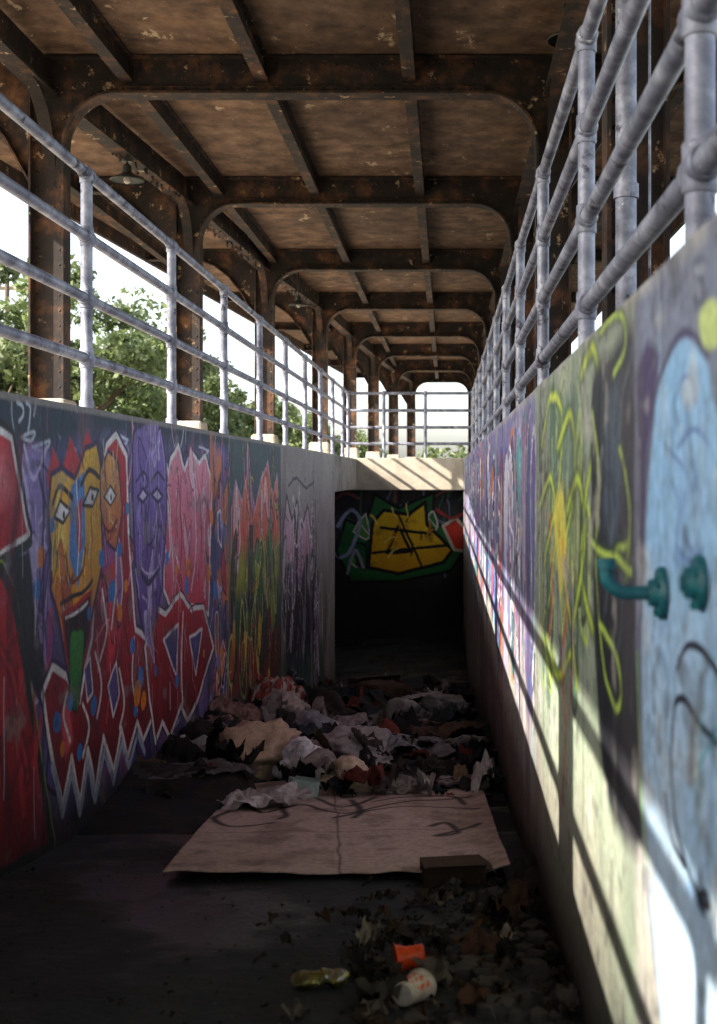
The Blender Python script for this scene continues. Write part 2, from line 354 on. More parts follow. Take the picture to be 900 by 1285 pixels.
cv.drips(60,10.9,15.6,-.8,-1.8,[white,C(60,120,96),black],r,.9,.02)
for (x,y,s,c2) in [(140,742,.05,blue),(166,810,.04,blue),(150,690,.035,blue),(112,770,.03,blue),(72,905,.045,blue),(88,880,.035,blue),(100,945,.035,blue),(118,885,.04,blue),(176,850,.05,blue),(170,890,.035,blue),(210,700,.04,blue),(234,735,.05,blue),(222,715,.03,org),(52,700,.04,org),(160,640,.03,blue),(196,842,.03,blue),(172,870,.06,org),(180,880,.05,org),(236,712,.06,org),(262,720,.06,org),(270,740,.06,blue),(150,770,.04,org),(46,740,.04,blue),(158,735,.03,org),(222,855,.04,blue),(256,820,.03,org),(66,660,.03,blue),(128,700,.04,blue),(266,650,.05,org),(274,830,.06,C(150,140,190)),(78,940,.03,org)]:
    cv.dot(x,y,s,c2)
cv.stroke([(66,960),(78,1024),(90,968),(100,1020),(110,956),(120,1004),(131,942),(142,982),(153,930),(162,962),(173,920),(182,944)],.036,C(178,196,218),sm=0)
cv.haze(.66,7,C(140,136,132),41,.5); cv.haze(.67,14,C(40,40,46),45,.5); cv.haze(.6,2.5,C(54,52,60),51,.35,stretch=.25); cv.haze(.63,1.2,C(50,52,60),57,.4)
cv.drips(90,4,10.8,.1,-1.2,[C(60,50,80),C(130,30,40),C(190,190,200),C(30,40,50)],r,.5,.007)
cv.m=lambda x,y:(x,y)
for Zj in (4.45,6.2,8.38,10.83,13.5): cv.stroke([(Zj,.3),(Zj,-3.2)],.014,C(28,28,32),sm=0,a=.85,soft=.008)
hh=TOP-V; cap=np.clip((.03-hh)/.01,0,1)[:,None]; cv.C=cv.C*(1-cap*.7)+np.array(C(150,145,138))*cap*.7
# wall colour darkens towards the ramp floor
flo=-0.835-0.128*np.minimum(U,15.5); foot=np.clip(1-(V-flo)/(.2+.3*fbm(U,V,2,66)),0,1)[:,None]; cv.C=cv.C*(1-foot*.65)
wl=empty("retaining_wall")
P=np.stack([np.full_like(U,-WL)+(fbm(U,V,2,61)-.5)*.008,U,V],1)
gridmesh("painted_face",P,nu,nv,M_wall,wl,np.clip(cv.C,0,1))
mb=MB(); mb.box(-WL-.30,-WL-.006,-9,16.1,-3.3,TOP-.002); mb.box(-WL-.30,-WL,16.1,20.0,-.22,TOP-.002); mb.obj("wall_body",M_conc,wl,bevel=.01)
mb=MB(); mb.box(-WL-.003,-WL+.001,-9,3.3,-1.8,TOP-.004); mb.obj("near_face",M_conc,wl)
# ---- right wall
def Rm(x,y):
    Z=WR*F/(x-VX); return (Z,(VY-y)/F*Z)
nu=600; us=np.linspace(.75**-.6,20**-.6,nu)**(-1/.6)
vs=np.concatenate([np.linspace(TOP,-.8,320,endpoint=False),np.linspace(-.8,-3.15,230)]); nv=len(vs)
U,V=[a.ravel() for a in np.meshgrid(us,vs,indexing='ij')]
cv=Canvas(U,V,C(164,162,156),wob=.003,wf=12,mapf=Rm); r=np.random.default_rng(11)
cv.haze(.5,1.6,C(130,136,148),1,.7); cv.haze(.55,2.6,C(186,184,170),4,.6)
farc=[C(100,84,160),C(60,104,164),C(156,92,148),C(92,156,164),C(70,60,120),C(196,194,206),C(128,60,100),C(60,126,120),C(150,148,196),C(200,114,60)]
cv.poly([(586,570),(676,490),(676,900),(586,640)],C(118,116,160),soft=.05)
z=3.9; k=0; q=cv.m; cv.m=lambda x,y:(x,y)
while z<19:
    w=r.uniform(.2,.6); c1=farc[k%10]; h0=.15-r.uniform(0,.2); h1=-r.uniform(.7,1.1)
    cv.shape([(z,h0),(z+w*.5,h0+.1),(z+w,h0-.1),(z+w*.8,(h0+h1)/2),(z+w,h1),(z+w*.4,h1-.15),(z,h1+.1),(z+w*.25,(h0+h1)/2)],c1,farc[(k+5)%10],.03,farc[(k+3)%10],sm=3)
    z+=w*1.05; k+=1
cv.chips(60,[(3.9,.2),(16,.2),(16,-1),(3.9,-1)],farc+[black],r,S=.25,w=.024)
cv.scrib(90,[(3.9,.2),(18,.2),(18,-1),(3.9,-1)],farc+[black,white],r,L=.25,w=.026)
cv.m=q
cv.poly([(672,490),(740,430),(795,380),(800,1500),(700,1200),(672,900)],C(150,162,142),soft=.03)
cv.poly([(690,520),(735,470),(735,820),(700,800)],C(96,124,104),soft=.05,a=.8)
ygr=C(194,214,74); dgr=C(50,82,44)
cv.chips(26,[(676,500),(738,450),(738,820),(676,840)],[C(110,140,116),C(84,116,96),C(160,176,130),C(60,90,80),C(170,180,110)],r,S=.14,w=.016,outl=[dgr,ygr,black],a=.8)
cv.scrib(36,[(676,500),(738,450),(738,800),(676,820)],[C(130,160,130),C(84,120,96),C(190,200,160),C(150,170,90)],r,L=.16,w=.018,a=.7)
for P in [[(680,560),(690,500),(705,520),(700,620),(684,700),(680,780),(692,860)],[(700,560),(716,520),(722,600),(708,700),(716,780)],[(730,470),(745,440),(752,520),(736,620),(730,720),(744,790)],[(676,640),(690,600),(698,660),(688,760)],[(712,640),(726,600),(734,680),(720,790),(724,860)],[(686,800),(700,850),(716,820)]]:
    cv.stroke(P,.05,dgr,soft=.03,a=.9); cv.stroke(P,.022,ygr,soft=.018)
cv.poly([(694,640),(706,600),(712,680),(704,760)],C(210,200,84),soft=.04)
for P in [[(706,680),(712,760),(706,840),(710,930),(704,1010)],[(690,650),(694,740),(688,800)]]: cv.stroke(P,.022,C(224,92,46),soft=.012)
cv.stroke([(716,700),(720,800),(714,900)],.014,C(190,36,60),soft=.01); cv.stroke([(700,720),(704,820)],.014,C(90,50,130),soft=.01)
cv.poly([(744,480),(768,440),(792,410),(800,480),(806,700),(812,1040),(790,1060),(764,1010),(748,860),(742,640)],C(26,30,38),soft=.04,sm=3)
cv.poly([(760,500),(778,470),(782,620),(770,700),(758,640)],C(70,84,98),soft=.05)
cv.scrib(16,[(752,500),(790,460),(800,900),(760,880)],[C(60,72,86),C(40,46,58),C(90,104,110)],r,L=.1,w=.014,a=.7)
for P in [[(752,420),(770,395),(782,400),(784,440),(770,470)],[(744,520),(752,600),(748,700),(756,820),(772,890),(780,870),(772,820),(752,780)],[(742,680),(760,700),(790,680)],[(778,560),(790,640),(786,720)],[(750,690),(776,702),(792,716)]]:
    cv.stroke(P,.03,C(36,60,40),soft=.02); cv.stroke(P,.012,C(188,214,90),soft=.012)
cv.poly([(796,380),(900,290),(1145,60),(1145,1700),(860,1500),(806,1100),(796,700)],C(118,126,146),soft=.02)
cv.scrib(30,[(800,380),(900,300),(1100,100),(1100,400),(900,420),(830,430)],[C(146,152,168),C(106,108,130),C(166,172,186),C(90,92,112)],r,L=.06,w=.014,a=.6)
cv.poly([(800,470),(812,430),(830,440),(812,560),(806,700),(800,640)],C(70,60,94),soft=.02)
cv.poly([(818,560),(828,480),(845,432),(866,416),(888,450),(915,520),(1145,500),(1145,1700),(900,1600),(850,1400),(822,1200),(808,980),(806,760)],C(136,182,220),soft=.02,sm=4,col2=C(188,206,222))
cv.scrib(40,[(825,500),(890,470),(900,1200),(830,1100)],[C(160,198,228),C(114,158,204),C(184,208,228),C(100,140,180)],r,L=.07,w=.012,a=.55)
cv.stroke([(802,900),(806,700),(814,560),(826,480),(845,428),(866,412),(890,446)],.012,C(70,66,96),sm=5)
cv.stroke([(812,1100),(803,960),(800,820)],.01,C(150,206,110),sm=5)
cv.poly([(878,395),(888,378),(902,384),(905,430),(893,440),(882,425)],C(186,202,130),soft=.008,sm=4)
for P in [[(846,500),(858,470),(872,480),(880,540)],[(850,560),(870,540),(890,560)],[(856,620),(850,680),(866,700),(882,684)],[(832,600),(836,680),(830,760)],[(845,520),(842,590),(852,640),(846,700)],[(868,580),(878,640),(874,700)],[(900,600),(920,680),(900,760)],[(840,560),(860,600),(856,660),(870,690)],[(862,500),(858,560),(866,620)]]:
    cv.stroke(P,.006,C(80,106,166),soft=.006,a=.9)
for P in [[(850,840),(862,812),(880,812),(905,850),(960,900)],[(900,930),(872,900),(856,880),(846,890),(842,960),(850,1040),(866,1100),(882,1130),(892,1136)],[(892,1136),(886,1120),(876,1126),(884,1145)],[(835,1000),(842,1050),(860,1090)]]:
    cv.stroke(P,.0105,C(18,18,34),soft=.004,sm=8)
cv.stroke([(905,900),(880,960),(876,990)],.006,C(40,150,160)); cv.stroke([(878,900),(878,1010)],.007,C(50,170,175))
cv.stroke([(790,380),(794,700),(812,1285),(820,1500)],.008,C(50,48,56),sm=0)
q=cv.m; cv.m=lambda x,y:(x,y)
for Zj in (2.55,3.85,6.2,8.6,11,14): cv.stroke([(Zj,.3),(Zj,-3.2)],.014,C(50,48,52),sm=0,a=.8,soft=.01)
cv.m=q
sunlit_low=np.clip((-.42-V-.06*U+(fbm(U,V,3,71)-.5)*.5)/.25,0,1)*np.clip((U-1.9)/.5,0,1)  # sunlit brightness of the lower wall put into its colour
cv.C=cv.C*(1-sunlit_low[:,None]*.6)+np.array(C(172,162,150))*sunlit_low[:,None]*.6
cv.haze(.64,9,C(190,186,176),41,.5); cv.haze(.64,18,C(60,58,60),45,.5); cv.haze(.58,3,C(86,82,86),51,.4,stretch=.2); cv.haze(.62,1.5,C(60,60,66),57,.35)
cv.drips(90,1.2,6,.1,-.6,[C(60,66,80),C(130,140,90),C(200,205,210),C(30,34,44),C(40,38,40)],r,.3,.004)
flo=-0.835-0.128*np.minimum(U,15.5); foot=np.clip(1-(V-flo)/(.32+.4*fbm(U,V,2,66)),0,1)[:,None]; cv.C=cv.C*(1-foot*.88)  # colour darkens towards the floor here too
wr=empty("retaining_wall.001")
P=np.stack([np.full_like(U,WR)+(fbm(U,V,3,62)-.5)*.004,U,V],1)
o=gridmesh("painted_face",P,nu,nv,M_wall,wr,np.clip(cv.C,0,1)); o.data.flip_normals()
mb=MB(); mb.box(WR+.005,WR+.30,-9,20.6,-3.3,TOP-.002); mb.obj("wall_body",M_conc,wr,bevel=.01)
mb=MB(); mb.box(WR-.002,WR+.003,-9,.75,-1.8,TOP-.004); mb.obj("near_face",M_conc,wr)
# ---- end wall
YE=20.6
def Em(x,y): return ((x-VX)/F*YE,(VY-y)/F*YE)
nu,nv=420,260
us=np.linspace(-5,WR,nu); vs=np.linspace(-.2,-2.9,nv); U,V=[a.ravel() for a in np.meshgrid(us,vs,indexing='ij')]
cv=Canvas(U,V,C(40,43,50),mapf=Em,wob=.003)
r=np.random.default_rng(19)
cv.haze(.5,1.5,C(58,60,64),3,.6)
cv.scrib(40,[(424,625),(590,620),(590,725),(424,730)],[C(120,130,170),C(60,110,84),C(140,84,88),black],r,L=.3,w=.04)
cv.shape([(440,730),(422,690),(434,652),(458,662),(470,620),(500,638),(545,618),(543,650),(584,688),(566,716),(500,730)],C(34,116,58),black,.05)
cv.chips(10,[(440,720),(434,660),(470,640),(560,640),(580,690)],[C(34,130,66),C(20,80,54),C(96,160,66)],r,S=.2,w=.03)
cv.shape([(462,712),(468,655),(482,640),(512,646),(534,630),(536,658),(568,690),(556,706),(500,720)],C(254,220,40),black,.06,C(232,174,24))
cv.shape([(486,694),(500,660),(516,692)],C(244,190,30),black,.05); cv.stroke([(478,662),(540,670)],.055,black,sm=0); cv.stroke([(468,694),(562,684)],.05,black,sm=0); cv.stroke([(500,646),(530,712)],.04,black,sm=0)
cv.scrib(12,[(468,655),(534,640),(560,690),(466,706)],[C(255,240,130),black,C(210,150,30)],r,L=.12,w=.03)
cv.stroke([(424,660),(440,640),(452,655),(440,690),(428,700)],.06,C(160,176,210)); cv.stroke([(436,720),(446,690),(456,712)],.05,C(160,165,190))
cv.shape([(556,660),(572,650),(588,668),(586,692),(570,690)],C(214,62,46),C(216,210,200),.05)
cv.stroke([(548,640),(566,650),(580,645)],.05,C(190,60,60)); cv.haze(.66,5,C(50,50,52),8,.4)
gloom=np.clip((-1.65-V+(fbm(U,V,2,5)-.5)*.5)/.3,0,1)[:,None]; cv.C=cv.C*(1-gloom*.6)  # passage gloom painted into the lower part of the end wall
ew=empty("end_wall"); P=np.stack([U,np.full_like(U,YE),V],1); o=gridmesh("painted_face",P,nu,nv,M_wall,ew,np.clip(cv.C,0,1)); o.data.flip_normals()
mb=MB(); mb.box(-5,WR+.3,YE+.005,YE+.3,-3.3,-.2); mb.obj("wall_body",M_conc,ew)
mb=MB(); mb.box(-WL-.30,WR+.0,20.0,20.3,-.24,TOP+.01); mb.obj("lintel",M_platform,ew,bevel=.012)
mb=MB(); mb.box(-5.2,-5,15.8,YE+.3,-3.3,-.25); mb.box(-5,-WL-.305,15.8,16.1,-3.3,-.25); mb.obj("passage_wall",M_conc,ew)
# ------------------------------------------------ ramp floor, platform, ground
ny=240;nx=50
ys=np.linspace(-9,21,ny); xs=np.linspace(-WL-.01,WR+.01,nx); YY,XX=[a.ravel() for a in np.meshgrid(ys,xs,indexing='ij')]
ZZ=-0.835-0.128*np.minimum(YY,15.5)+(fbm(XX,YY,2,81)-.5)*.03
o=gridmesh("ramp_floor",np.stack([XX,YY,ZZ],1),ny,nx,M_floor); o.data.flip_normals()
mb=MB(); mb.add([(-5,15.8,-2.83),(-1.4,15.8,-2.83),(-1.4,20.9,-2.83),(-5,20.9,-2.83)],[(0,1,2,3)]); mb.obj("passage_floor",M_floor)
EX=5.3; ER=2.9
pl=empty("station_platform")
mb=MB()
mb.box(-EX,-WL-.302,-12,60,-.22,.262); mb.box(WR+.302,ER+.1,-12,60,-.22,.262); mb.box(-WL-.30,WR+.30,20.31,60,-.19,.264); mb.box(-WL-.3,WR+.3,-12,-9,-.2,.26)
mb.obj("slab",M_platform,pl,bevel=.015)
mb=MB(); mb.box(-EX+.1,-EX+.35,-12,60,-1.3,-.221); mb.box(ER-.2,ER+.0,-12,60,-1.3,-.221); mb.obj("platform_edge_wall",M_conc,pl)
g=MB(); B=900; a0,a1,b0,b1=-EX+.2,ER-.1,-11.9,59.9; gz=-1.05
g.add([(-B,-B,gz),(B,-B,gz),(B,B,gz),(-B,B,gz),(a0,b0,gz),(a1,b0,gz),(a1,b1,gz),(a0,b1,gz)],[(0,1,5,4),(1,2,6,5),(2,3,7,6),(3,0,4,7)])
g.obj("ground",M_ballast)
tr=empty("railway_track"); mb=MB()
for x in (-6.7,-8.15): mb.box(x-.035,x+.035,-40,150,gz+.10,gz+.22)
mb.obj("rails",M_steel,tr); mb=MB()
for k in range(120): mb.box(-8.7,-6.2,-20+k*.7,-19.76+k*.7,gz+.005,gz+.10)
mb.obj("sleepers",M_bark,tr)
# ------------------------------------------------ canopy
def interp(y,xs,ys): return float(np.interp(y,xs,ys))
def Af(y): return interp(y,[9.4,13,17.4,21.5,25.7,29.9,34,38.2],[3.0,2.73,2.52,2.15,1.95,1.70,1.38,1.0])
def Ef(y): return interp(y,[9,21,40],[4.86,4.1,2.9])
H=3.0; T=3.28; R=.72; YC=39.0
can=empty("station_canopy")
st=MB(); riv=MB()
def rivet(x,y,z,s=.014):
    riv.add([(x-s,y,z-s),(x+s,y,z-s),(x+s,y,z+s),(x-s,y,z+s),(x,y-s*.9,z)],[(0,1,4),(1,2,4),(2,3,4),(3,0,4)])
def frame(Y):
    A=Af(Y); EL=Ef(Y); r_=.42; w=.24
    inn=[(-A,.27),(-A,H-r_)]; out=[(-A-w,.27),(-A-w,H-r_)]
    def arc(cx,t0,t1):
        for k in range(0,11):
            t=math.radians(t0+(t1-t0)*k/10); dx,dz=math.cos(t),math.sin(t)
            inn.append((cx+r_*dx,H-r_+r_*dz)); s=min((r_+w)/max(abs(dx),1e-6),(T-H+r_)/max(dz,1e-6))
            out.append((cx+s*dx,H-r_+s*dz))
    arc(-A+r_,180,90); arc(R-r_,90,0); inn.append((R,.27)); out.append((R+w,.27))
    n=len(inn); vs=[]; 
    for y in (Y-.012,Y+.012):
        vs+=[(p[0],y,p[1]) for p in inn]+[(p[0],y,p[1]) for p in out]
    fs=[]
    for i in range(n-1):
        fs.append((i,i+1,n+i+1,n+i)); fs.append((2*n+i,3*n+i,3*n+i+1,2*n+i+1))
    st.add(vs,fs)
    def ribbon(path,hw,th,sgn=1):
        vs=[];m=len(path)
        for i,p in enumerate(path):
            a=Vector(path[max(i-1,0)]); b=Vector(path[min(i+1,m-1)]); d=(b-a).normalized(); nrm=Vector((d.y,-d.x))*sgn*th
            vs+=[(p[0],Y-hw,p[1]),(p[0],Y+hw,p[1]),(p[0]+nrm.x,Y+hw,p[1]+nrm.y),(p[0]+nrm.x,Y-hw,p[1]+nrm.y)]
        fs=[]
        for i in range(m-1):
            for k in range(4): fs.append((4*i+k,4*i+(k+1)%4,4*i+4+(k+1)%4,4*i+4+k))
        st.add(vs,fs)
    ribbon(inn,.09,.018)
    st.box(-A-w-.016,-A-w,Y-.09,Y+.09,.27,T-.02); st.box(R+w,R+w+.016,Y-.09,Y+.09,.27,T-.02)
    st.box(-EL,ER,Y-.085,Y+.085,T-.018,T)
    st.box(-A+r_,R-r_,Y-.05,Y-.013,H+.001,H+.05)
    for (x0,x1) in ((-A-w-.016,-EL),(R+w+.016,ER)):
        pth=[]; 
        for k in range(9):
            t=k/8; x=x0+(x1-x0)*t; z=3.13-.85*(1-min(t*1.6,1))**2.4
            pth.append((x,z))
        vs=[(p[0],Y-.01,p[1]) for p in pth]+[(p[0],Y-.01,T-.019) for p in pth]+[(p[0],Y+.01,p[1]) for p in pth]+[(p[0],Y+.01,T-.019) for p in pth]
        fs=[]
        for i in range(8): fs+=[(i,i+1,9+i+1,9+i),(18+i,27+i,27+i+1,18+i+1)]
        st.add(vs,fs); ribbon(pth,.075,.016,1)
    if Y<26:
        x=-A+r_
        while x<R-r_: rivet(x,Y-.05,H+.026); rivet(x,Y-.012,T-.05); x+=.09
        z=.7
        while z<2.5:
            for xx in (-A-.03,-A-w+.03,R+.03): rivet(xx,Y-.012,z)
            z+=.12
        for k in range(1,10):
            t=math.radians(180-9*k); rivet(-A+r_+(r_+.03)*math.cos(t),Y-.012,H-r_+(r_+.03)*math.sin(t))
FR=[-7,-2.9,1.2,5.3,9.4,13.2,17.4,21.5,25.7,29.9,34.0,38.2]
for y in FR: frame(y)
st.obj("portal_frames",M_steel,can); riv.obj("rivets",M_steel,can)
mb=MB()
for x in (-1.44,-.29,-2.5,-4.05,1.9):
    y0,y1=-10,YC
    if x==-4.05: y1=20
    mb.box(x-.05,x+.05,y0,y1,3.085,3.10); mb.box(x-.008,x+.008,y0,y1,3.10,3.265); mb.box(x-.05,x+.05,y0,y1,3.265,3.278)
mb.obj("purlins",M_steel,can)
mb=MB()
for i in range(len(FR)-1):
    y0,y1=FR[i],FR[i+1]
    for side in (0,1):
        xa=-Af(y0)-.12 if side==0 else R+.12; xb=-Af(y1)-.12 if side==0 else R+.12
        for (hw,z0,z1) in ((.008,2.99,3.26),(.08,2.97,2.99)):
            vs=[(xa-hw,y0+.013,z0),(xa+hw,y0+.013,z0),(xb+hw,y1-.013,z0),(xb-hw,y1-.013,z0),(xa-hw,y0+.013,z1),(xa+hw,y0+.013,z1),(xb+hw,y1-.013,z1),(xb-hw,y1-.013,z1)]
            mb.add(vs,[(0,3,2,1),(4,5,6,7),(0,1,5,4),(1,2,6,5),(2,3,7,6),(3,0,4,7)])
        for (s,yb,x0) in ((1,y0,xa),(-1,y1,xb)):
            Rk=.55; vs=[]
            for k in range(9):
                t=math.pi/2*k/8
                yy=yb+s*(.013+Rk*(1-math.cos(t))); zz=2.97-Rk+Rk*math.sin(t)
                vs+=[(x0-.05,yy,zz),(x0+.05,yy,zz),(x0+.05,yy-s*.012,zz+.012),(x0-.05,yy-s*.012,zz+.012)]
            fs=[]
            for i2 in range(8):
                for k in range(4): fs.append((4*i2+k,4*i2+(k+1)%4,4*i2+4+(k+1)%4,4*i2+4+k))
            mb.add(vs,fs)
mb.obj("stringers",M_steel,can)
mb=MB(); fy=[-10]+FR[1:]+[YC]; rr=random.Random(12)
for j in range(len(fy)-1):
    ya,yb=fy[j]+.004,fy[j+1]-.004
    cuts_a=[-Ef(ya),-2.5,-1.44,-.29,.9,1.9,ER]; cuts_b=[-Ef(yb),-2.5,-1.44,-.29,.9,1.9,ER]
    for c in range(6):
        n_=7; sag=rr.uniform(0,.018); vs=[]
        for a in range(n_):
            for b in range(n_):
                t=a/(n_-1); q_=b/(n_-1); y=ya+(yb-ya)*t
                x0=cuts_a[c]+(cuts_b[c]-cuts_a[c])*t+.003; x1=cuts_a[c+1]+(cuts_b[c+1]-cuts_a[c+1])*t-.003
                vs.append((x0+(x1-x0)*q_,y,T+.012-sag*math.sin(math.pi*t)*math.sin(math.pi*q_)*.6+rr.uniform(-.002,.002)))
        mb.add(vs,[(a*n_+b,a*n_+b+1,(a+1)*n_+b+1,(a+1)*n_+b) for a in range(n_-1) for b in range(n_-1)])
mb.obj("ceiling_plates",M_ceil,can,smooth=True)
mb=MB(); ysr=[-10,9,21,YC]
for j in range(3):
    ya,yb=ysr[j],ysr[j+1]
    za,zb=T+.03,T+.16
    vs=[(-Ef(ya)-.05,ya,za),(ER+.05,ya,za),(ER+.05,yb,za),(-Ef(yb)-.05,yb,za)]; vs+=[(a,b,zb) for a,b,c in vs]
    mb.add(vs,[(0,3,2,1),(4,5,6,7),(0,1,5,4),(1,2,6,5),(2,3,7,6),(3,0,4,7)])
    vs=[(-Ef(ya)-.05,ya,3.11),(-Ef(ya),ya,3.11),(-Ef(yb),yb,3.11),(-Ef(yb)-.05,yb,3.11)]; vs+=[(a,b,T+.029) for a,b,c in vs]
    mb.add(vs,[(0,3,2,1),(4,5,6,7),(0,1,5,4),(1,2,6,5),(2,3,7,6),(3,0,4,7)])
mb.box(ER,ER+.05,-10,YC,3.11,T+.029)
mb.obj("roof_deck",M_steel,can)
mb=MB()
for y in FR:
    x=-Af(y)-.12
    a,b=.20,.17; z0,z1=.265,.60
    vs=[(x-a,y-a,z0),(x+a,y-a,z0),(x+a,y+a,z0),(x-a,y+a,z0),(x-b,y-b,z1),(x+b,y-b,z1),(x+b,y+b,z1),(x-b,y+b,z1)]
    mb.add(vs,[(0,3,2,1),(4,5,6,7),(0,1,5,4),(1,2,6,5),(2,3,7,6),(3,0,4,7)])
mb.obj("column_plinths",M_block,can,bevel=.03)
mb=MB(); 
for i in range(220):
    y=random.uniform(11,21); x=-Af(y)-.12+random.uniform(-.08,.08); z=2.97
    l=random.uniform(.01,.07); s=random.uniform(.006,.02)
    mb.add([(x-s,y,z),(x+s,y,z),(x,y+s,z),(x+random.uniform(-.02,.02),y,z-l)],[(0,1,3),(1,2,3),(2,0,3)])
mb.obj("rust_scale",M_steel,can)
# ------------------------------------------------ railings
RH=[.54,.815,1.10,1.39]
posts=[.4+1.7*k-1.7*2 for k in range(0,14)]
def railing(name,x,y0,y1):
    e=empty(name); mb=MB()
    for h in RH: mb.tube([(x,y0,h),(x,y1,h)],.0245,16)
    for py in posts:
        if py<y0-.01 or py>y1+.01: continue
        pz=TOP-.03
        mb.tube([(x,py,pz),(x,py,RH[-1])],.027,16)
        mb.tube([(x,py,TOP-.003),(x,py,TOP+.012)],.06,16)
        mb.tube([(x,py,TOP+.012),(x,py,TOP+.06)],.034,16)
        for h in RH:
            mb.tube([(x,py,h-.045),(x,py,h-.040),(x,py,h+.040 if h<1.3 else h+.014),(x,py,h+.045 if h<1.3 else h+.02)],[.030,.0325,.0325,.030],16)
            mb.tube([(x,py-.05,h),(x,py-.044,h),(x,py+.044,h),(x,py+.05,h)],[.028,.0325,.0325,.028],16)
    mb.obj("pipes",M_galv,e,smooth=True); return e
railing("guard_railing",RL,-4,20.12); railing("guard_railing.001",RR,-4,20.12)
e=empty("guard_railing.002"); mb=MB()
for h in RH: mb.tube([(RL,20.15,h),(RR,20.15,h)],.0245,12)
for x in (RL,-1.05,-.35,RR):
    mb.tube([(x,20.15,.28),(x,20.15,1.39)],.027,12)
    for h in RH: mb.tube([(x,20.15,h-.045),(x,20.15,h+.04)],.0325,12)
mb.obj("pipes",M_galv,e,smooth=True)
e=empty("steel_pole"); mb=MB(); mb.tube([(.76,5.05,.26),(.76,5.05,3.27)],.045,20)
for h in (1.2,2.4): mb.tube([(.76,5.05,h-.03),(.76,5.05,h+.03)],.054,20)
mb.tube([(.76,5.05,.262),(.76,5.05,.28)],.10,20); mb.tube([(.86,5.05,.262),(.86,5.06,3.27)],.006,8)
mb.obj("pipe",M_galv,e,smooth=True)
# ------------------------------------------------ pendant lamps
def pendant(name,x,y,z,top):
    e=empty(name,(x,y,z)); mb=MB()
    prof=[(.155,-.02),(.158,-.012),(.13,.012),(.08,.035),(.045,.06),(.04,.12),(.02,.14)]
    n=28; vs=[];fs=[]
    for (rr,h) in prof:
        for k in range(n): t=2*math.pi*k/n; vs.append((rr*math.cos(t),rr*math.sin(t),h))
    for i in range(len(prof)-1):
        for k in range(n): fs.append((i*n+k,i*n+(k+1)%n,(i+1)*n+(k+1)%n,(i+1)*n+k))
    mb.add(vs,fs); mb.obj("shade",M_darkm,e,smooth=True)
    mb=MB(); mb.tube([(0,0,.13),(0,0,top-z)],.011,10); mb.tube([(0,0,top-z-.03),(0,0,top-z)],.05,14); mb.obj("stem",M_darkm,e,smooth=True)
    mb=MB(); mb.tube([(0,0,.06),(0,0,.0),(0,0,-.03),(0,0,-.045)],[.02,.035,.03,.008],14)
    mb.obj("bulb",M_block,e,smooth=True)
pendant("pendant_lamp",-2.99,11.2,2.78,2.97); pendant("pendant_lamp.001",.86,8.3,3.04,3.27); pendant("pendant_lamp.002",-2.3,18.6,2.66,3.27)
# ------------------------------------------------ handrail brackets
def bracket(name,y,z,full=True):
    e=empty(name,(WR,y,z)); mb=MB(); s=1 if full else .9
    mb.tube([(-.002,0,0),(-.006,0,0),(-.010,0,0)],[.036*s,.036*s,.033*s],24); mb.tube([(-.010,0,0),(-.022,0,0)],[.02,.017],20)
    for k in range(3):
        t=2*math.pi*k/3+.5; mb.tube([(-.010,.026*math.cos(t),.026*math.sin(t)),(-.015,.026*math.cos(t),.026*math.sin(t))],.005,6)
    if full:
        pts=[(-.015,0,0),(-.05,0,.0)]
        for k in range(7):
            t=math.pi/2*k/6; pts.append((-.05-.028*math.sin(t),0,.028*(1-math.cos(t))))
        pts.append((-.078,0,.040)); mb.tube(pts,.0095,16); mb.tube([(-.078,0,.034),(-.078,0,.046)],.0125,16)
    else: mb.tube([(-.015,0,0),(-.026,0,0)],.010,16)
    mb.obj("fitting",M_teal,e,smooth=True)
bracket("handrail_bracket",1.6,-.157); bracket("handrail_bracket.001",1.36,-.122,False)
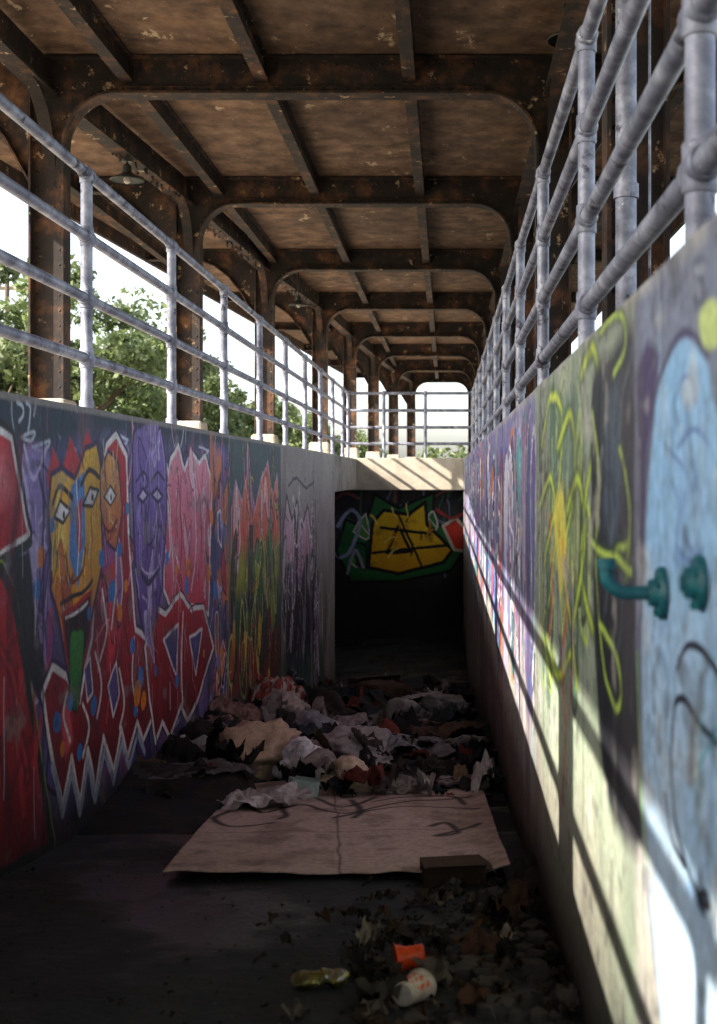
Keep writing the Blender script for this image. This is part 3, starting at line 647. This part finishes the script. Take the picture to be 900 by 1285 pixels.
# ------------------------------------------------ trees
def leafmat():
    m,nt,p=newmat("foliage"); a=nt.nodes.new("ShaderNodeAttribute"); a.attribute_name="paint"
    nt.links.new(a.outputs["Color"],p.inputs["Base Color"]); p.inputs["Roughness"].default_value=.55
    t=nt.nodes.new("ShaderNodeBsdfTranslucent"); nt.links.new(a.outputs["Color"],t.inputs[0])
    mx=nt.nodes.new("ShaderNodeMixShader"); mx.inputs[0].default_value=.4
    nt.links.new(p.outputs[0],mx.inputs[1]); nt.links.new(t.outputs[0],mx.inputs[2]); nt.links.new(mx.outputs[0],nt.nodes["Material Output"].inputs[0]); return m
M_leaf=leafmat()
def leaves(name,cent,size,parent,seed,ls=.11,per=150):
    r=np.random.default_rng(seed); P=[];S=[]
    for (c,s) in cent:
        n=int(per); d=r.normal(size=(n,3)); d/=np.linalg.norm(d,axis=1)[:,None]
        rad=s*(r.random(n)**.45)[:,None]; P.append(np.array(c)+d*rad*np.array([1,1,.75]))
        S.append(np.full(n,r.uniform(.65,1.35)))
    P=np.concatenate(P); S=np.concatenate(S)[:,None]; n=len(P)
    a=r.normal(size=(n,3)); a/=np.linalg.norm(a,axis=1)[:,None]; b=np.cross(a,r.normal(size=(n,3))); b/=np.linalg.norm(b,axis=1)[:,None]
    l=(ls*r.uniform(.6,1.3,n))[:,None]
    V=np.stack([P-a*l,P-b*l*.5,P+a*l,P+b*l*.5],1).reshape(-1,3)
    me=bpy.data.meshes.new(name); me.vertices.add(4*n); me.vertices.foreach_set("co",V.astype(np.float32).ravel())
    me.loops.add(4*n); me.loops.foreach_set("vertex_index",np.arange(4*n,dtype=np.int32)); me.polygons.add(n); me.polygons.foreach_set("loop_start",np.arange(0,4*n,4,dtype=np.int32)); me.update(calc_edges=True)
    base=np.array([.10,.14,.05]); t=r.random(n)[:,None]
    col=(base*(1-t)+np.array([.16,.20,.07])*t)*S; setcol(me,np.repeat(col,4,0)); me.materials.append(M_leaf)
    return link(bpy.data.objects.new(name,me),parent)
def tree(name,x,y,h,rad,seed,ncl=70,per=190):
    e=empty(name,(x,y,gz)); r=random.Random(seed); mb=MB()
    tt=h*.5; pts=[(0,0,-.1)]; cx=cy=0
    for k in range(1,6): cx+=r.uniform(-.12,.12); cy+=r.uniform(-.12,.12); pts.append((cx,cy,tt*k/5))
    mb.tube(pts,[.2*h/7*(1-.13*k) for k in range(6)],10); cent=[]
    for k in range(9):
        b=pts[r.randint(2,5)]; an=r.uniform(0,6.28); l=rad*r.uniform(.5,.95); z=b[2]
        q=[b,(b[0]+math.cos(an)*l*.5,b[1]+math.sin(an)*l*.5,z+h*.12),(b[0]+math.cos(an)*l,b[1]+math.sin(an)*l,z+h*r.uniform(.15,.35))]
        mb.tube(q,[.08*h/7,.05*h/7,.02],7); cent.append((q[2],rad*.32))
    while len(cent)<ncl:
        u=Vector((r.gauss(0,1),r.gauss(0,1),r.gauss(0,1))).normalized()*(r.random()**.4)
        c=(u.x*rad,u.y*rad,h*.57+u.z*h*.42)
        if mnoise.noise(Vector(c)*.6+Vector((seed,0,0)))<-.28: continue
        cent.append((c,rad*r.uniform(.12,.28)))
    mb.obj("trunk",M_bark,e,smooth=True); leaves("crown",cent,1,e,seed,per=per)
specs=[(-9.6,30,6.9,2.7),(-12.2,32,6.0,2.6),(-8.4,36,5.2,2.3),(-14.5,34,5.2,2.6),(-8.0,45,4.8,2.3),(-11,42,7.2,3),(-17,38,5.6,3),(-9.3,24.5,4.2,1.8),(-7.6,58,4.4,2.4),(-5.4,70,3.6,2.2)]
for i,(x,y,h,rd) in enumerate(specs): tree("deciduous_tree" if i==0 else "deciduous_tree.%03d"%i,x,y,h,rd,i+2)
cent=[]
rr=random.Random(5)
for k in range(260):
    x=rr.uniform(-70,60); cent.append(((x,95+rr.uniform(-6,6),gz+rr.uniform(.3,3.4+1.3*math.sin(x*.35))),rr.uniform(.8,1.6)))
leaves("tree_line",cent,1,None,77,ls=.3,per=110)
cent=[]
for k in range(120): cent.append(((rr.uniform(-13,-9.6),rr.uniform(18,60),gz+rr.uniform(.2,1.5)),rr.uniform(.4,.8)))
leaves("shrub_row",cent,1,None,78,ls=.12,per=130)
e=empty("utility_pole",(-20.2,55,gz)); mb=MB(); mb.tube([(0,0,-.2),(0,0,10.5)],[.16,.10],12); mb.box(-1,1,-.06,.06,9.6,9.75)
for x in (-.9,-.3,.3,.9): mb.tube([(x,0,9.75),(x,0,9.9)],.04,8)
mb.obj("pole",M_bark,e)
# ------------------------------------------------ rubbish
M_cloth=paintmat("dirty_cloth",rough=.9,grime=.6,bs=.4,bscale=40)
M_plast=paintmat("plastic_film",rough=.38,grime=.25,bs=.2,bscale=30,spec=.45)
M_card=paintmat("cardboard",rough=.85,grime=.35,bs=.15,bscale=8,gcol=(.5,.46,.42))
def Fm(x,y):
    Z=.835/((y-VY)/F-.128); return ((x-VX)/F*Z,Z)
def turb(p,o=4):
    v=0;a=1
    for k in range(o): v+=a*abs(mnoise.noise(p)); p=p*2.1; a*=.5
    return v
import bmesh
def bag(name,px,py,sx,sy,sz,col,seed,mat,lift=0,rot=0,knot=True):
    X,Y=Fm(px,py); bm=bmesh.new(); bmesh.ops.create_icosphere(bm,subdivisions=5,radius=1)
    rr=random.Random(seed); off=Vector((rr.uniform(0,50),rr.uniform(0,50),rr.uniform(0,50)))
    for v in bm.verts:
        d=v.co.normalized(); big=mnoise.noise(d*1.1+off)*.5; f=turb(d*2.2+off*2)*.36
        rad=1+big-f
        if knot and d.z>.75: rad+= (d.z-.75)*1.2
        v.co=Vector((d.x*rad*sx,d.y*rad*sy,d.z*rad*sz))
        if v.co.z<-.35*sz: v.co.z=-.35*sz+(v.co.z+.35*sz)*.08
    me=bpy.data.meshes.new(name); bm.to_mesh(me); bm.free()
    me.polygons.foreach_set("use_smooth",[True]*len(me.polygons))
    co=np.zeros(len(me.vertices)*3,dtype=np.float32); me.vertices.foreach_get("co",co); co=co.reshape(-1,3)
    n=fbm(co[:,0]+co[:,2],co[:,1]-co[:,2],9,seed%20)[:,None]
    setcol(me,np.array(col)*(.65+.7*n)); me.materials.append(mat)
    o=bpy.data.objects.new(name,me); o.location=(X,Y,fz(Y)+.35*sz+lift); o.rotation_euler=(rr.uniform(-.15,.15),rr.uniform(-.15,.15),rot); link(o); return o
def sheet(name,px,py,a,b,hgt,col,seed,mat,lift=.03,rot=0,tilt=(0,0),n=70,col2=None):
    X,Y=Fm(px,py); g=np.linspace(-.5,.5,n); u,v=[q.ravel() for q in np.meshgrid(g,g,indexing='ij')]
    f1=np.abs(fbm(u+v*.4,v,3.2,seed,5)-.5)*2; f2=fbm(u,v,2,seed+3,3)
    z=(f2*.8-f1*1.0)*hgt; x=u*a*(1+.3*(fbm(u,v,3,seed+5)-.5))+(fbm(v,u,5,seed+6)-.5)*.22*a; y=v*b*(1+.3*(fbm(v,u,3,seed+7)-.5))+(fbm(u,v,5,seed+8)-.5)*.22*b
    z=z-z.min()-.25*hgt*np.maximum(np.abs(u),np.abs(v))**2*4
    k=fbm(u,v,5,seed+9)[:,None]; c=np.array(col)*(.6+.8*k)
    if col2 is not None:
        m=(np.sin(v*40+f2*9)>.2)[:,None]; c=np.where(m,c,np.array(col2)*(.6+.8*k))
    o=gridmesh(name,np.stack([x,y,z],1),n,n,mat,None,c); o.location=(X,Y,fz(Y)+lift); o.rotation_euler=(tilt[0]-.12,tilt[1],rot); return o
nxh,nyh=150,330
xs=np.linspace(-1.5,.29,nxh); ys=np.linspace(4.6,15.8,nyh); XX,YY=[a.ravel() for a in np.meshgrid(xs,ys,indexing='ij')]
prof=np.interp(YY,[4.6,5.4,6.5,8.0,10,13,15.8],[-.05,-.02,.13,.22,.16,.12,.06])
side=np.interp(XX,[-1.5,-1.2,-.6,0,.29],[1.35,1.3,1.0,.6,.4])
near=np.interp(XX,[-1.5,-1.0,-.9,.29],[1.3,1.0,0,0])*np.interp(YY,[4.6,4.9,5.8,6.4],[0,.06,.13,0])
rid=np.abs(fbm(XX,YY,3.2,90,5)-.5)*2; rid2=np.abs(fbm(XX,YY,7,95,4)-.5)*2
hh=prof*side*(.7+.9*fbm(XX,YY,1.6,92))+near-rid*.22*(prof>.03)-rid2*.07*(prof>.03)
zz=-0.835-0.128*np.minimum(YY,15.5)+hh-.005
n1=fbm(XX,YY,4,93)[:,None]; n2=fbm(XX,YY,2.3,97)
pal=np.array([C(34,36,42),C(48,44,42),C(32,40,46),C(60,54,50),C(42,36,36),C(72,70,70)])
ci=np.clip((n2*14).astype(int)%6,0,5); hc=pal[ci]*(.5+1.0*n1)
o=gridmesh("rubbish_heap",np.stack([XX,YY,zz],1),nxh,nyh,M_cloth,None,hc)
blk=C(34,36,40)
sheet("blanket",205,985,.75,.9,.34,C(46,46,50),11,M_cloth,.02,.3)
sheet("blanket.001",190,1010,.6,.5,.16,C(58,54,50),12,M_cloth,.02,-.4)
sheet("blanket.002",300,915,.8,.8,.40,C(98,86,86),13,M_cloth,.14,.8)
sheet("discarded_jacket",420,915,.9,.7,.30,C(52,48,52),14,M_cloth,.14,.2,col2=C(40,54,60))
sheet("discarded_jacket.001",510,950,.7,.9,.22,C(92,74,60),15,M_cloth,.06,1.0)
sheet("discarded_jacket.002",560,985,.5,.6,.14,C(56,52,50),28,M_cloth,.03,.4)
sheet("paper_sheet",232,935,.6,.5,.32,C(196,178,176),16,M_cloth,.26,.5,(.5,.1))
sheet("paper_sheet.001",345,925,.4,.45,.26,C(214,200,194),17,M_cloth,.26,1.2,(.3,-.3),col2=C(176,92,84))
sheet("paper_sheet.002",520,905,.8,.5,.12,C(176,174,176),18,M_plast,.17,.2)
sheet("paper_sheet.003",540,1000,.34,.26,.06,C(160,150,152),19,M_cloth,.05,.2,col2=C(96,80,90))
sheet("paper_sheet.004",320,1020,.36,.42,.12,C(214,208,210),20,M_plast,.03,.6)
sheet("plastic_film",470,965,.9,.5,.16,C(136,134,138),21,M_plast,.10,.2)
sheet("plastic_film.001",560,960,.5,.9,.12,C(84,78,74),22,M_cloth,.06,.1)
sheet("plastic_film.002",410,955,.5,.4,.18,C(150,142,142),23,M_plast,.15,.9)
sheet("paper_sheet.005",285,955,.35,.4,.2,C(176,146,134),24,M_cloth,.22,.4,(.3,.2))
sheet("paper_sheet.006",180,965,.4,.35,.2,C(120,112,112),46,M_plast,.24,.9)
sheet("plastic_film.003",250,1005,.5,.4,.14,C(100,98,100),47,M_plast,.10,.3)
bag("plastic_bag",322,985,.29,.25,.20,C(210,182,156),31,M_plast,.07,.3)
bag("plastic_bag.001",376,992,.15,.15,.14,C(226,228,232),32,M_plast,.08,.8)
bag("plastic_bag.002",450,972,.28,.22,.14,C(176,172,174),33,M_plast,.07,.1)
bag("plastic_bag.003",440,1000,.15,.13,.09,C(216,194,166),34,M_plast,.05,.5)
bag("plastic_bag.004",392,960,.16,.16,.14,C(160,164,172),41,M_plast,.12,.5)
bag("plastic_bag.005",350,945,.22,.20,.15,C(190,174,168),42,M_plast,.19,1.5)
bag("plastic_bag.006",500,1005,.12,.11,.06,C(130,120,114),43,M_plast,.03,.5)
bag("plastic_bag.007",500,935,.30,.26,.13,C(104,102,106),44,M_plast,.10,.9)
bag("garbage_bag",170,985,.30,.30,.20,blk,35,M_plast,.02)
bag("garbage_bag.001",255,975,.26,.24,.19,C(46,44,48),36,M_plast,.03)
bag("garbage_bag.002",400,940,.26,.22,.20,C(60,50,48),37,M_cloth,.10)
bag("garbage_bag.003",340,900,.4,.4,.26,C(44,44,52),38,M_plast,.12)
bag("garbage_bag.004",560,930,.3,.35,.16,C(56,60,66),39,M_plast,.08)
bag("garbage_bag.005",480,905,.4,.4,.2,C(80,66,52),40,M_cloth,.07)
bag("garbage_bag.006",585,965,.2,.3,.12,C(44,46,50),45,M_plast,.03)
def carton(name,px,py,a,b,c,col,rot,lift,tilt=(0,0)):
    X,Y=Fm(px,py); mb=MB(); mb.box(-a/2,a/2,-b/2,b/2,0,c)
    mb.add([(-a/2,-b/2,c),(a/2,-b/2,c),(a/2*.95,-b/2-b*.4,c+.02),(-a/2*.95,-b/2-b*.4,c+.02)],[(0,1,2,3)])
    mb.add([(a/2,-b/2,c),(a/2,b/2,c),(a/2+b*.3,b/2*.9,c-.03),(a/2+b*.3,-b/2*.9,c-.03)],[(0,1,2,3)])
    o=mb.obj(name,M_card); setcol(o.data,np.tile(np.array(col),(len(o.data.vertices),1)))
    o.location=(X,Y,fz(Y)+lift); o.rotation_euler=(tilt[0]-.12,tilt[1],rot); return o
carton("drinks_carton",378,1010,.13,.10,.09,C(186,216,214),.3,.03,(0,.2))
carton("cardboard_box",568,1108,.20,.13,.06,C(74,58,46),.15,.01,(.1,0))
carton("cardboard_box.001",470,880,.5,.4,.25,C(96,80,66),.4,.03)
def scraps(name,n,region,smin,smax,pal,seed,mat,zoff=.02,k=5,rough=.13,sm=False):
    r=np.random.default_rng(seed); VV=[];FF=[];CC=[]; kk=k*k
    for i in range(n):
        x,y,extra=region(r); s=r.uniform(smin,smax)*r.uniform(.5,1.3)
        an=r.uniform(0,6.28); g=np.linspace(-.5,.5,k); a,b=np.meshgrid(g,g,indexing='ij'); a=a.ravel();b=b.ravel()
        ox=r.uniform(0,50); fold=(np.abs(fbm(a+ox,b,3.5,7,3)-.5)*-2+fbm(a+ox,b,2,9,2))*.7*s
        z=r.normal(size=kk)*rough*.35*s+fold+(a*r.uniform(-1,1)+b*r.uniform(-1,1))*.35*s+np.abs(a*math.cos(an)+b*math.sin(an))*s*r.uniform(-.5,.5)
        asp=r.uniform(.4,1); jx=(fbm(a+ox,b+3,4,11,2)-.5)*.5; jy=(fbm(a+ox,b+9,4,12,2)-.5)*.5
        a2=a+jx; b2=b+jy
        X=(a2*math.cos(an)-b2*asp*math.sin(an))*s; Y=(a2*math.sin(an)+b2*asp*math.cos(an))*s
        z=z-z.min(); base=len(VV)*kk
        VV.append(np.stack([X+x,Y+y,z+fz(y)+extra+zoff*r.random()],1))
        c=np.array(pal[r.integers(len(pal))])*r.uniform(.6,1.2); CC.append(np.tile(c,(kk,1))*(.8+.4*r.random((kk,1))))
        for p in range(k-1):
            for q in range(k-1): FF.append((base+p*k+q,base+p*k+k+q,base+p*k+k+1+q,base+p*k+q+1))
    VV=np.concatenate(VV); me=bpy.data.meshes.new(name); me.from_pydata(VV.tolist(),[],FF); me.update(); setcol(me,np.concatenate(CC)); me.materials.append(mat)
    if sm: me.polygons.foreach_set("use_smooth",[True]*len(me.polygons))
    return link(bpy.data.objects.new(name,me))
def reg1(r):
    y=5.7+9.4*r.random()**1.4; x=r.uniform(-1.44,.22); 
    e=float(np.interp(y,[4.6,5.4,6.5,8.0,10,13,15.8],[0,.0,.09,.15,.12,.08,.05]))*float(np.interp(x,[-1.5,-1.2,-.6,0,.29],[1.35,1.25,.95,.55,.35])); return x,y,e
scraps("loose_litter",340,reg1,.04,.22,[C(56,56,60),C(94,86,82),C(146,140,138),C(200,192,186),C(216,212,210),C(50,62,66),C(130,110,86),C(40,40,44),C(34,36,40),C(48,44,44),C(130,66,58),C(36,34,34)],5,M_cloth,k=9,sm=True)
def reg2(r):
    cx,cy=[(.1,2.6),(.16,3.2),(.0,3.0),(-.1,2.5),(.18,3.7),(-.2,3.3),(.05,3.6)][r.integers(7)]
    y=cy+r.normal()*.24; x=cx+r.normal()*.14; y=min(max(y,2.2),3.84); x=min(max(x,-.6),.27); return x,y,0
scraps("dead_leaves",420,reg2,.01,.045,[C(36,32,30),C(56,46,38),C(28,28,30),C(74,60,46),C(44,42,42),C(96,88,82)],6,M_cloth,.012)
scraps("paper_scraps",34,reg2,.03,.10,[C(100,94,88),C(64,60,56),C(150,142,134),C(44,42,44),C(86,60,46)],61,M_cloth,.01,k=9,sm=True)
def reg3(r): return r.uniform(-1.45,.25),2.0+r.random()*2.2,0
scraps("floor_grit",420,reg3,.004,.016,[C(60,58,56),C(100,94,88),C(40,36,34)],8,M_cloth,.004)
mb=MB(); r_=random.Random(9)
for i in range(110):
    y=r_.uniform(2.4,3.85); x=max(-.35,.25-abs(r_.gauss(0,.16))); s=r_.choice([.008,.012,.016,.03,.045])*r_.uniform(.8,1.2); c=Vector((x,y,fz(y)+s*.35))
    vs=[]
    for k in range(10):
        t=math.pi*2*(k%5)/5+r_.uniform(-.3,.3); zz_=-.5 if k<5 else .4
        q_=1 if k<5 else .7
        vs.append((c.x+math.cos(t)*s*q_*r_.uniform(.6,1.2),c.y+math.sin(t)*s*q_*r_.uniform(.6,1.2),c.z+zz_*s*r_.uniform(.6,1.1)))
    mb.add(vs,[(4,3,2,1,0),(5,6,7,8,9)]+[(k,(k+1)%5,5+(k+1)%5,5+k) for k in range(5)])
M_rub=layered("rubble",[(.3,(.02,.02,.023)),(.7,(.08,.075,.07))],[],rough=.9,scale=14,bscale=40); mb.obj("rubble",M_rub,bevel=.002)
# cardboard sheet
nx_,ny_=220,260
u,v=[q.ravel() for q in np.meshgrid(np.linspace(0,1,nx_),np.linspace(0,1,ny_),indexing='ij')]
c00=np.array(Fm(204,1110)); c10=np.array(Fm(640,1106)); c01=np.array(Fm(298,997)); c11=np.array(Fm(602,994))
XY=(c00*(1-u)[:,None]+c10*u[:,None])*(1-v)[:,None]+(c01*(1-u)[:,None]+c11*u[:,None])*v[:,None]
XY[:,1]+=(vnoise(u,v,6,44)-.5)*.05*(v<.03)+ (vnoise(u*0,u,14,45)-.5)*.04*(1-v)
z=-0.835-.128*XY[:,1]+.02+.03*fbm(u,v,3,55)+.05*np.clip((v-.85)/.15,0,1)*vnoise(u,v,5,3)+.012*np.abs(((u*3)%1)-.5)
z+=.035*np.clip((u-.93)/.07,0,1)*vnoise(u,v,4,7)
cc=Canvas(XY[:,0],XY[:,1],C(212,190,182),mapf=Fm,wob=.004)
cc.haze(.5,2,C(188,164,152),3,.6); cc.haze(.6,5,C(136,116,106),8,.5); cc.haze(.62,12,C(96,84,80),12,.4)
for P in [[(300,1012),(330,1030),(380,1022),(430,1034),(500,1020),(590,1012)],[(330,1012),(390,1010),(430,1024),(470,1010)],[(420,1040),(470,1030),(540,1026),(600,1030)],[(540,1050),(560,1046),(575,1058),(545,1062),(590,1052),(600,1048)],[(470,1016),(560,1010),(585,1022)],[(290,1030),(270,1040),(290,1050),(340,1046)],[(350,1020),(360,1034),(350,1040)],[(440,1012),(452,1030),(444,1040)]]:
    cc.stroke(P,.03,C(36,30,36),soft=.016,a=.9)
cc.stroke([(420,1000),(428,1108)],.008,C(120,100,96),sm=0); cc.stroke([(250,1060),(625,1052)],.008,C(130,108,104),sm=0)
o=gridmesh("cardboard_sheet",np.stack([XY[:,0],XY[:,1],z],1),nx_,ny_,M_card,None,np.clip(cc.C,0,1)); o.data.flip_normals()
m=o.modifiers.new("s","SOLIDIFY"); m.thickness=.005; m.offset=0
def cup(name,px,py,col,rot,L=.09,r0=.026,r1=.037,marks=False):
    X,Y=Fm(px,py); n=32; vs=[];fs=[];cl=[]
    rings=[(r0*.96,0),(r0,.0)]+[(r0+(r1-r0)*k/12,L*k/12) for k in range(1,13)]+[(r1+.003,L),(r1+.003,L-.003),(r1-.002,L-.002)]+[(r0+(r1-r0)*k/6-.0015,L*k/6) for k in range(5,0,-1)]+[(.001,.006)]
    for (rr_,h) in rings:
        for k in range(n):
            t=2*math.pi*k/n; dent=1-.16*math.exp(-((t-1.2)/.6)**2-((h-L*.5)/(L*.3))**2)
            vs.append((rr_*math.cos(t)*dent,h,rr_*math.sin(t)*dent*.92))
            c=col
            if marks and .25*L<h<.8*L and math.sin(t*9+h*300)*math.sin(h*260)>.15 and math.sin(t)>0: c=C(226,90,40)
            cl.append(c)
    for i in range(len(rings)-1):
        for k in range(n): fs.append((i*n+k,(i+1)*n+k,(i+1)*n+(k+1)%n,i*n+(k+1)%n))
    fs.append(tuple(range(n)))
    me=bpy.data.meshes.new(name); me.from_pydata(vs,[],fs); me.update(); me.polygons.foreach_set("use_smooth",[True]*len(me.polygons)); setcol(me,np.array(cl)); me.materials.append(M_plast)
    o=bpy.data.objects.new(name,me); o.location=(X,Y,fz(Y)+r1*.92); o.rotation_euler=(-.1,.0,rot); link(o)
cup("plastic_cup",532,1216,C(250,84,24),1.75,.07,.028,.038)
cup("paper_cup",505,1268,C(206,196,184),-.5,.085,.026,.036,True)
X,Y=Fm(402,1238); mb=MB(); n=24
pts=[];rs=[]
for k in range(11): pts.append((-.055+.011*k,.006*math.sin(k*1.3),.004*math.cos(k*2))); rs.append([.022,.030,.031,.026,.029,.022,.028,.025,.031,.030,.022][k])
mb.tube(pts,rs,n); 
mb.v=[(x,y,z*.62) for x,y,z in mb.v]
M_can=layered("crushed_can",[(.4,C(110,110,80)),(.5,C(150,144,60)),(.6,C(160,160,155))],[],rough=.25,metal=.8,scale=30,bs=.6,bscale=50)
o=mb.obj("crushed_can",M_can,smooth=True); o.location=(X,Y,fz(Y)+.02); o.rotation_euler=(0,0,.25)
# ------------------------------------------------ light
D=Vector((1,.5,-.69)).normalized()
sd=bpy.data.lights.new("sun","SUN"); sd.energy=15; sd.angle=math.radians(.5); sd.color=(1,.92,.80)
so=bpy.data.objects.new("sun",sd); so.rotation_euler=D.to_track_quat('-Z','Y').to_euler(); so.location=(-20,-10,20); link(so)
w=bpy.data.worlds.new("World"); scene.world=w; w.use_nodes=True; nt=w.node_tree; bg=nt.nodes["Background"]
sk=nt.nodes.new("ShaderNodeTexSky"); sk.sky_type='NISHITA'; sk.sun_disc=False; sk.sun_elevation=math.asin(-D.z); sk.sun_rotation=math.atan2(-D.x,-D.y)
sk.air_density=1.0; sk.dust_density=3.0; sk.ozone_density=1.0
hs=nt.nodes.new("ShaderNodeHueSaturation"); hs.inputs["Saturation"].default_value=.55
nt.links.new(sk.outputs[0],hs.inputs["Color"]); nt.links.new(hs.outputs[0],bg.inputs[0]); bg.inputs[1].default_value=.55
# ------------------------------------------------ camera
cd=bpy.data.cameras.new("camera"); cam=bpy.data.objects.new("camera",cd); link(cam); cam.location=(0,0,0); cam.rotation_euler=(math.pi/2,0,0)
cd.sensor_fit='AUTO'; cd.sensor_width=36; cd.lens=F/1285*36; cd.shift_x=-110/1285; cd.shift_y=-45.5/1285; cd.clip_end=3000; cd.clip_start=.05
cd.dof.use_dof=True; cd.dof.focus_distance=6.5; cd.dof.aperture_fstop=4.5
scene.camera=cam
scene.view_settings.view_transform='Standard'; scene.view_settings.look='None'; scene.view_settings.exposure=0
